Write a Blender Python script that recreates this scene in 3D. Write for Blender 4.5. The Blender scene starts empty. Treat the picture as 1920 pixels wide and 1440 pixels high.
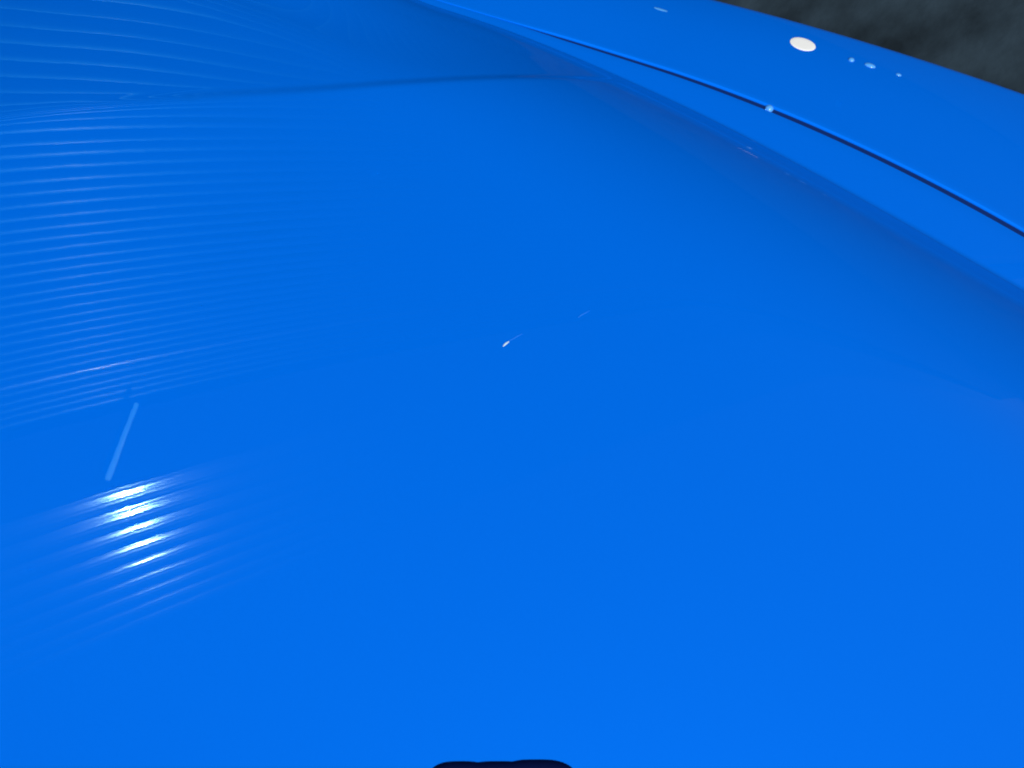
import bpy, math, random
import numpy as np
from mathutils import Vector, Matrix

C = bpy.data.collections.new("scene"); bpy.context.scene.collection.children.link(C)
SC = bpy.context.scene

# Panel frame (u across the bonnet, v towards its far edge, w out of the paint) set in the world:
# the bonnet falls about 31 degrees towards the wing.
AX = np.array([.72307882, .45804993, .51705636])
EY = np.array([-.53513547, .84476626, 0.0])
EZ = np.array([-.43679177, -.2766952, .85595135])
M3 = np.stack([AX, EY, EZ])
BASE_Z = 1.0
def W(p):
    q = np.asarray(p, float) @ M3.T
    q[..., 2] += BASE_Z
    return q
def WD(d): return np.asarray(d, float) @ M3.T

# ------------------------------------------------------------------ camera
cam_d = bpy.data.cameras.new("camera"); cam = bpy.data.objects.new("camera", cam_d); C.objects.link(cam)
c26, s26 = math.cos(math.radians(26)), math.sin(math.radians(26))
R = Matrix((WD((1, 0, 0)), WD((0, c26, s26)), WD((0, -s26, c26)))).transposed()
cam.matrix_world = Matrix.Translation(W((0, 0, .55))) @ R.to_4x4()
cam_d.sensor_width = 36; cam_d.lens = 36 * 1507 / 1920
cam_d.clip_start = .01; cam_d.clip_end = 1000
SC.camera = cam

# ------------------------------------------------------------------ sky, sun, exposure
world = bpy.data.worlds.new("World"); SC.world = world; world.use_nodes = True
nt = world.node_tree; bg = nt.nodes["Background"]
sky = nt.nodes.new("ShaderNodeTexSky"); sky.sky_type = 'NISHITA'; sky.sun_disc = False
SUN = np.array([.185, -.645, .742]); SUN /= np.linalg.norm(SUN)
sky.sun_elevation = math.asin(SUN[2]); sky.sun_rotation = math.atan2(SUN[0], SUN[1])
nt.links.new(sky.outputs[0], bg.inputs[0]); bg.inputs[1].default_value = .05
sl = bpy.data.lights.new("sun", 'SUN'); sl.energy = 3.85; sl.angle = math.radians(.53); sl.color = (1, .96, .9)
so = bpy.data.objects.new("sun", sl); C.objects.link(so)
so.rotation_euler = Vector(-SUN).to_track_quat('-Z', 'Y').to_euler(); so.location = (0, -3, 6)
SC.view_settings.view_transform = 'Standard'; SC.view_settings.look = 'None'
SC.view_settings.exposure = 0; SC.view_settings.gamma = 1
SC.render.engine = 'CYCLES'
SC.cycles.use_denoising = True
SC.cycles.filter_width = 2.0
SC.cycles.max_bounces = 8; SC.cycles.sample_clamp_indirect = 0

# ------------------------------------------------------------------ helpers
def mat(name, col, rough=.5, metal=0., coat=0., coat_rough=.02, coat_ior=1.4, spec=.5, bump=0., bscale=200., var=0., vscale=20., emit=None, estr=0., trans=0., ior=1.45):
    m = bpy.data.materials.new(name); m.use_nodes = True; t = m.node_tree; b = t.nodes["Principled BSDF"]; I = b.inputs
    I["Base Color"].default_value = (*col, 1); I["Roughness"].default_value = rough; I["Metallic"].default_value = metal
    I["Coat Weight"].default_value = coat; I["Coat Roughness"].default_value = coat_rough; I["Coat IOR"].default_value = coat_ior
    I["Specular IOR Level"].default_value = spec; I["Transmission Weight"].default_value = trans; I["IOR"].default_value = ior
    if emit: I["Emission Color"].default_value = (*emit, 1); I["Emission Strength"].default_value = estr
    tc = t.nodes.new("ShaderNodeTexCoord")
    if var:
        n = t.nodes.new("ShaderNodeTexNoise"); n.inputs["Scale"].default_value = vscale; n.inputs["Detail"].default_value = 6
        t.links.new(tc.outputs["Object"], n.inputs["Vector"])
        r = t.nodes.new("ShaderNodeMapRange"); r.inputs[1].default_value = .3; r.inputs[2].default_value = .7
        r.inputs[3].default_value = 1 - var; r.inputs[4].default_value = 1 + var
        mx = t.nodes.new("ShaderNodeMix"); mx.data_type = 'RGBA'; mx.blend_type = 'MULTIPLY'; mx.inputs[0].default_value = 1
        mx.inputs[6].default_value = (*col, 1)
        t.links.new(n.outputs["Fac"], r.inputs[0]); t.links.new(r.outputs[0], mx.inputs[7]); t.links.new(mx.outputs[2], I["Base Color"])
    if bump:
        n = t.nodes.new("ShaderNodeTexNoise"); n.inputs["Scale"].default_value = bscale; n.inputs["Detail"].default_value = 2
        t.links.new(tc.outputs["Object"], n.inputs["Vector"])
        bp = t.nodes.new("ShaderNodeBump"); bp.inputs["Strength"].default_value = 1; bp.inputs["Distance"].default_value = bump
        t.links.new(n.outputs["Fac"], bp.inputs["Height"]); t.links.new(bp.outputs[0], I["Normal"])
        t.links.new(bp.outputs[0], I["Coat Normal"])
    return m

def mesh_obj(name, V, F, m, parent=None, smooth=True):
    me = bpy.data.meshes.new(name)
    me.from_pydata(np.asarray(V).tolist(), [], F if isinstance(F, list) else F.tolist()); me.update()
    if smooth: me.shade_smooth()
    me.materials.append(m)
    o = bpy.data.objects.new(name, me); C.objects.link(o); o.parent = parent
    return o
def grid_faces(n, k, flip=False):
    i, j = np.meshgrid(np.arange(n - 1), np.arange(k - 1), indexing='ij')
    q = i * k + j
    F = np.stack([q, q + k, q + k + 1, q + 1], -1).reshape(-1, 4)
    return F[:, ::-1] if flip else F
def tag(o, label=None, cat=None, kind=None, group=None):
    if label: o['label'] = label
    if cat: o['category'] = cat
    if kind: o['kind'] = kind
    if group: o['group'] = group
    return o
def empty(name, loc):
    o = bpy.data.objects.new(name, None); C.objects.link(o); o.location = loc; return o
def child(o, root):
    o.parent = root; o.matrix_parent_inverse = root.matrix_world.inverted() if root.matrix_world else Matrix()
def lathe(prof, n=24):
    V = []; F = []
    for r, z in prof:
        for k in range(n):
            t = 2 * math.pi * k / n; V.append((r * math.cos(t), r * math.sin(t), z))
    for i in range(len(prof) - 1):
        for k in range(n):
            F.append([i * n + k, i * n + (k + 1) % n, (i + 1) * n + (k + 1) % n, (i + 1) * n + k])
    F.append([(len(prof) - 1) * n + k for k in range(n)]); F.append([k for k in range(n)][::-1])
    return V, F

# ------------------------------------------------------------------ materials
PAINT = mat("blue_paint", (0.0, .17, .90), rough=.5, metal=.22, coat=1, coat_rough=.012, coat_ior=1.30, spec=.0, bump=.000009, bscale=55)
GAP_SHADE = mat("gap_shade_navy", (.002, .020, .13), rough=.6, spec=.2)  # shade of the panel gap put into a navy colour
LUMP = mat("lump_dark", (.001, .006, .06), rough=.5, spec=.2)
ASPHALT = mat("asphalt", (.018, .031, .044), rough=.9, spec=.1, bump=.0015, bscale=60, var=.5, vscale=11)
SLAT = mat("shutter_steel", (.004, .050, .072), rough=.34, metal=1, coat=.09, coat_rough=.18, coat_ior=1.5, var=.08, vscale=3)
BOARD = mat("siding_steel", (.13, .29, .36), rough=.11, metal=1, var=.05, vscale=4)
LINTEL = mat("lintel_paint", (.010, .03, .036), spec=.1, rough=.7, var=.15, vscale=6)
GLOW_BAR = mat("bar_glow", (.6, .8, .9), rough=.3, emit=(.14, .75, 1), estr=5.5)  # bar given its own glow to brighten its reflection
SPOT = mat("white_gloss", (.97, .97, .96), rough=.4)
CHIP = mat("bare_primer", (.62, .80, .88), rough=.35)
SCR = mat("scratch", (.02, .22, .90), rough=.4)
WATER = mat("water", (.09, .38, .92), rough=.16, spec=.6, coat=1)

# ------------------------------------------------------------------ bonnet, crease and wing shapes (panel frame, metres)
def lin(x, k, lo, hi):
    xc = np.clip(x, lo, hi); p = np.poly1d(k); d = p.deriv()
    return p(xc) + d(xc) * (x - xc)
def away(x): return .25 * (np.sqrt((-.1 - x) ** 2 + .0009) - .1 - x)
KA = [.78, -.885, -.463, .7255]
def A(x): return lin(x, KA, -.15, .47) + away(x)           # crease at the foot of the bonnet
def S(x):                                                             # shut line between bonnet and wing
    g = lin(x, [-.5295, -.3115, .7377], -.15, .5) - lin(x, KA, -.15, .47)
    return A(x) + .009 + .5 * (g - .009 + np.sqrt((g - .009) ** 2 + .010 ** 2))
def E(x): return lin(x, [-.1461, -.32, .898], -.2, .6) + away(x)  # outer edge of the wing
def B(x): return lin(x, [.9092, .7732, .2539, .6019], -.48, .13)           # feature line across the bonnet
def sstep(t): t = np.clip(t, 0, 1); return t * t * (3 - 2 * t)
def DW(x): return .17 + .10 * sstep((x + .25) / .4)                  # width of the fall to the crease
def ZA(x): return .01 - .2403 * DW(x)
TAU = math.tan(math.radians(32))
def crown(x, y): return ((x - .05) ** 2 + (y - .2) ** 2) / (2 * 7.0)
def bonnet_z(x, y):
    dA = (y - A(x)) * .86
    w = DW(x); u = np.clip(-dA, 0, w)
    z = ZA(x) + TAU * w / 2.6 * (1 - (1 - u / w) ** 2.6)
    z = np.where(dA > 0, ZA(x) + .02 * dA, z)
    db = y - B(x)
    k = .008
    soft = .5 * (db + np.sqrt(db * db + k * k))
    mask = sstep(-dA / .13)
    right = sstep((x + .45) / .35) * sstep(-dA / .05)
    z -= mask * .10 * soft
    z -= right * .0018 * sstep((db + .004) / .015)
    # gentle crown
    return z - crown(x, y)

ts = np.concatenate([np.linspace(-1.1, -.5, 60, endpoint=False), np.linspace(-.5, .62, 420, endpoint=False), np.linspace(.62, 1.0, 40)])
HALF = np.interp(ts, [-1.1, -.03, .06, .3, 1.0], [.0001, .0002, .0018, .0027, .0029])   # half the gap
dS = np.gradient(S(ts), ts); nrm = np.stack([-dS, np.ones_like(dS)], -1); nrm /= np.linalg.norm(nrm, axis=1)[:, None]
Sxy = np.stack([ts, S(ts)], -1)
inw = np.array([-.42, -.9075])
RAD = np.clip(HALF * 1.2, .0008, .003)
# columns from the shut line inward
hem = Sxy - nrm * HALF[:, None]
# distance from hem to crease A along inw
lo = np.zeros(len(ts)); hi = np.full(len(ts), .3)
for _ in range(40):
    mid = .5 * (lo + hi); p = hem + inw * mid[:, None]; above = p[:, 1] > A(p[:, 0]); lo = np.where(above, mid, lo); hi = np.where(above, hi, mid)
uA = np.maximum(lo, RAD * 1.8)
cols = []
zs = ZA(ts) + .02 * (S(ts) - A(ts)) * .86 - crown(ts, S(ts))
for d, off in ((-.012, 0), (-.006, 0)):
    cols.append(np.concatenate([hem, (zs + d)[:, None]], 1))
for q in np.linspace(0, math.pi / 2, 6):
    r = RAD * (1 - math.cos(q)) ; p = hem + inw * r[:, None]
    z = zs - RAD * (1 - math.sin(q)); cols.append(np.concatenate([p, z[:, None]], 1))
for w_ in (.2, .4, .6, .8, .93, 1.0):
    u = RAD + (uA - RAD) * w_; p = hem + inw * u[:, None]
    z = bonnet_z(p[:, 0], np.maximum(p[:, 1], A(p[:, 0]) + 1e-6)); cols.append(np.concatenate([p, z[:, None]], 1))
for w_ in np.concatenate([np.linspace(.0012, .45, 260), np.linspace(.455, 1.5, 120)]):
    u = uA + w_; p = hem + inw * u[:, None]
    cols.append(np.concatenate([p, bonnet_z(p[:, 0], p[:, 1])[:, None]], 1))
P = np.stack(cols, 1)
car = empty("car", W((0, 0, 0)) * np.array([1, 1, 0]))
bpy.context.view_layer.update()
OFF = np.array(car.location)
def part(name, V, F, m, **k): return mesh_obj(name, np.asarray(V) - OFF, F, m, parent=car, **k)
bonnet = part("bonnet", W(P.reshape(-1, 3)), grid_faces(*P.shape[:2], flip=False), PAINT)

# wing
Exy_d = np.zeros(len(ts))
for i in range(len(ts)):
    l, h = .0, .6
    for _ in range(40):
        m_ = .5 * (l + h); p = Sxy[i] + nrm[i] * m_
        if p[1] < E(p[0]): l = m_
        else: h = m_
    Exy_d[i] = l
ROLL = .030
base = Sxy + nrm * HALF[:, None]
wc = []
for d in (-.012, -.006): wc.append(np.concatenate([base, (zs + d)[:, None]], 1))
for q in np.linspace(0, math.pi / 2, 6):
    p = base + nrm * (RAD * (1 - math.cos(q)))[:, None]; wc.append(np.concatenate([p, (zs - RAD * (1 - math.sin(q)))[:, None]], 1))
width = np.maximum(Exy_d - ROLL * .55 - RAD - HALF, .02)
SL0, SL1 = math.tan(math.radians(4)), math.tan(math.radians(13))
for w_ in np.linspace(.03, 1, 40):
    p = base + nrm * (RAD + width * w_)[:, None]
    z = zs - width * (SL0 * w_ + (SL1 - SL0) * w_ ** 3 / 3)
    wc.append(np.concatenate([p, z[:, None]], 1))
pe, ze = p, z
t0 = math.radians(13)
for q in np.linspace(t0, math.radians(88), 25)[1:]:
    p = pe + nrm * (ROLL * (math.sin(q) - math.sin(t0))); z2 = ze - ROLL * (math.cos(t0) - math.cos(q))
    wc.append(np.concatenate([p, z2[:, None]], 1))
WP = W(np.stack(wc, 1))
# flank: falls to sill height in the world
last = WP[:, -1]
out = WD(np.concatenate([nrm, np.zeros((len(ts), 1))], 1)); out[:, 2] = 0; out /= np.linalg.norm(out, axis=1)[:, None]
fl = []
for w_ in np.linspace(.04, 1, 12):
    q = last.copy(); q[:, 2] = last[:, 2] * (1 - w_) + .22 * w_; q[:, :2] += out[:, :2] * (.035 * math.sin(w_ * 2.6))
    fl.append(q)
WP = np.concatenate([WP, np.stack(fl, 1)], 1)
wing = part("wing", WP.reshape(-1, 3), grid_faces(*WP.shape[:2], flip=True), PAINT)
# navy strip standing in for the shade inside the shut line
sp = np.stack([np.concatenate([Sxy - nrm * (HALF + .0005)[:, None], (zs - .0022)[:, None]], 1), np.concatenate([Sxy + nrm * (HALF + .0005)[:, None], (zs - .0022)[:, None]], 1)], 1)
part("gap_shade", W(sp.reshape(-1, 3)), grid_faces(*sp.shape[:2], flip=True), GAP_SHADE)

# dark two-lobed lump raised from the bonnet at its near edge
def dark_lump():
    n = 90; xs = np.linspace(-.058, .046, n); ys = np.linspace(-.05, .016, n)
    X, Y = np.meshgrid(xs, ys, indexing='ij')
    def lobe(cx, cy, rx, ry): 
        return np.maximum(0, 1 - (np.abs((X - cx) / rx) ** 3.2 + np.abs((Y - cy) / ry) ** 3.2))
    h = np.maximum(np.maximum(lobe(-.031, -.02, .024, .0280), lobe(.015, -.02, .0285, .0290)), lobe(-.008, -.02, .030, .0280))
    Z = bonnet_z(X, Y) - .0006 + .006 * h ** .5
    V = np.stack([X, Y, Z], -1).reshape(-1, 3)
    Fs = grid_faces(n, n); keep = (h.reshape(-1)[Fs] > 0).any(1)
    return V, Fs[keep]
V, F_ = dark_lump()
tag(part("dark_lump", W(V), F_, LUMP), "dark two-lobed lump at the near edge of the bonnet")

# stone chip and scratches: thin flakes of primer in the paint
def flake(name, pts, w, m, lab=None, h=.00015):
    pts = np.asarray(pts, float); n = len(pts); V = []
    for i, p in enumerate(pts):
        d = pts[min(i + 1, n - 1)] - pts[max(i - 1, 0)]; d /= np.linalg.norm(d); q = np.array([-d[1], d[0]])
        ww = w[i]
        for k, hh in ((-1, -.0002), (-.6, h), (.6, h), (1, -.0002)):
            e = p + q * ww * k; V.append((e[0], e[1], float(surf(e[0], e[1])) + hh))
    F = grid_faces(n, 4, flip=True)
    o = part(name, W(np.array(V)), F, m)
    if lab: tag(o, lab)
    return o
def surf(x, y):
    return bonnet_z(np.array(x), np.array(y))
flake("paint_chip", [(-.0070, .2958), (-.0058, .2972), (-.0045, .2985), (-.0030, .2996), (-.0022, .3004)], [.0003, .0009, .0010, .0007, .0002], CHIP, "pale stone chip in the middle of the bonnet")
flake("scratch", [(-.0018, .3008), (.003, .3040), (.008, .307)], [.0002, .0003, .0001], SCR, "faint hairline scratch beside the stone chip")
flake("scratch", [(.0515, .3215), (.0540, .3238), (.0575, .3258), (.061, .328)], [.0002, .0004, .0003, .0001], SCR, "faint short scratch further from the stone chip")
tag(car, "glossy bright blue car seen close over its bonnet and wing", "car")

# beads of water, a pale streak and a white spot, each lying on the wing surface
bpy.context.view_layer.update()
DG = bpy.context.evaluated_depsgraph_get()
def on_paint(x, y):
    p = Vector(W((x, y, .1))); d = Vector(WD((0, 0, -1)))
    hit, loc, n, _, _, _ = SC.ray_cast(DG, p, d)
    return loc, (n if n.dot(d) < 0 else -n)
def dome(name, x, y, r, h, m, sx=1.0, turn=-25., flat=False):
    prof = [(r * math.cos(q), h * math.sin(q)) for q in np.linspace(0, math.pi / 2 * .97, 9)]
    if flat: prof = [(r, 0), (r * .985, h * .8), (r * .95, h), (r * .6, h * 1.06), (r * .2, h * 1.1)]
    V, F = lathe(prof, 28); F = F[:-1]; V = np.array(V); V[:, 0] *= sx
    ang = math.radians(turn); c, s_ = math.cos(ang), math.sin(ang); V[:, :2] = V[:, :2] @ np.array([[c, s_], [-s_, c]])
    loc, n = on_paint(x, y)
    q = n.to_track_quat('Z', 'Y').to_matrix(); ex = Vector(AX * 0 + M3 @ np.array([1., 0, 0])); ex = (ex - n * ex.dot(n)).normalized(); ey = n.cross(ex)
    R3 = Matrix((ex, ey, n)).transposed()
    o = mesh_obj(name, [R3 @ Vector(v) for v in V], F, m); o.location = loc - n * .0002
    return o
def drop(x, y, r, h, label, sx=1.0):
    tag(dome("water_drop", x, y, r, h, WATER, sx), label, "water drop", group="water drops on the blue paint")
drop(.2655, .6195, .0045, .004, "water drop sitting on the dark shut line")
drop(.3690, .7000, .0034, .0024, "water drop nearest the white oval spot on the wing")
drop(.3880, .6920, .0036, .0022, "middle and longest water drop of the row along the wing edge", 1.7)
drop(.4165, .6790, .0022, .0014, "smallest water drop, last of the row along the wing edge", 1.4)
drop(.168, .778, .0022, .0006, "long thin pale streak on the wing at the top edge", 4.0)  # thin pale streak, built with the same dome and colour as the drops
tag(dome("paint_spot", .320, .724, .0120, .0005, SPOT, 1.2, flat=True), "white oval spot on the wing close to its outer edge", "spot")
# ------------------------------------------------------------------ ground
n = 60; g = np.concatenate([-np.geomspace(400, 1, 20), np.linspace(-.9, .9, 20), np.geomspace(1, 400, 20)])
X, Y = np.meshgrid(g, g, indexing='ij')
tag(mesh_obj("ground", np.stack([X, Y, 0 * X], -1).reshape(-1, 3), grid_faces(n, n), ASPHALT), "dark grey asphalt beyond the blue wing", kind="structure")

# ------------------------------------------------------------------ metal building reflected in the bonnet
WY = 1.9; X0, X1 = -3.0, 40.0
bld = empty("metal_building", (0, WY, 0)); tag(bld, "grey metal building with ribbed shutter seen reflected in the bonnet", "building")
def strip(name, prof, z, m):
    """one long board: profile of (depth, height) extruded along the wall"""
    k = len(prof); xs = np.linspace(X0, X1, 2)
    V = np.array([[x, -d, h] for x in xs for d, h in prof])
    me = strip.cache.get(name)
    if me is None:
        o = mesh_obj(name, V, grid_faces(2, k, flip=False), m); strip.cache[name] = o.data
    else:
        o = bpy.data.objects.new(name, me); C.objects.link(o)
    o.parent = bld; o.location = (0, 0, z); return o
strip.cache = {}
random.seed(4)
PITCH = .044
sl_prof = [(.004 + .0029 * math.sin(math.pi * i / 10) , PITCH * .94 * i / 10) for i in range(11)]
sl_prof = [(0, 0)] + sl_prof + [(0, PITCH * .94)]
for i in range(67):
    o = strip("slat", sl_prof, .06 + PITCH * i, SLAT)
    o.rotation_euler.x = random.gauss(0, .03)
    if i == 61:                                                     # one slat lightened, glossed and tilted to put in a bright streak
        o.data = o.data.copy(); o.data.materials[0] = mat("streak_slat_steel", (.012, .09, .13), rough=.32, metal=1, coat=.8, coat_rough=.16, coat_ior=1.5); o.rotation_euler.x = .035
BP = .205
bp = [(0, 0)]
for i in range(33):
    s_ = i / 32
    bp.append((.012 + 0.0042 * math.sin(math.pi * s_) + .0002 * math.sin(s_ * 2 * math.pi * 5), BP * .97 * s_))
bp.append((0, BP * .97))
for i in range(9):
    o = strip("siding_board", bp, 3.63 + BP * i, BOARD); o.rotation_euler.x = math.radians(3.7 - .3 * i) + random.gauss(0, .006)
def box(name, x0, x1, y0, y1, z0, z1, m, parent):
    V = [(x, y, z) for x in (x0, x1) for y in (y0, y1) for z in (z0, z1)]
    F = [[0, 1, 3, 2], [4, 6, 7, 5], [0, 4, 5, 1], [2, 3, 7, 6], [0, 2, 6, 4], [1, 5, 7, 3]]
    return mesh_obj(name, V, F, m, parent, smooth=False)
box("lintel", X0, X1, -.03, .05, 3.04, 3.625, LINTEL, bld)
box("wall", X0, X1, .052, .30, 0, 5.5, LINTEL, bld)
def tube(name, p0, p1, r, m, parent, n=16):
    p0, p1 = Vector(p0), Vector(p1); d = (p1 - p0); q = d.to_track_quat('Z', 'Y').to_matrix()
    V, F = lathe([(r * .72, 0), (r * 1.05, d.length)], n)
    return mesh_obj(name, [p0 + q @ Vector(v) for v in V], F, m, parent)
tag(tube("glow_bar", (.455, -.055, 2.985), (.36, -.055, 3.47), .012, GLOW_BAR, bld), "pale bar upright on the lintel, given an added glow")  # glow added so the bar reads as a pale streak in the bonnet
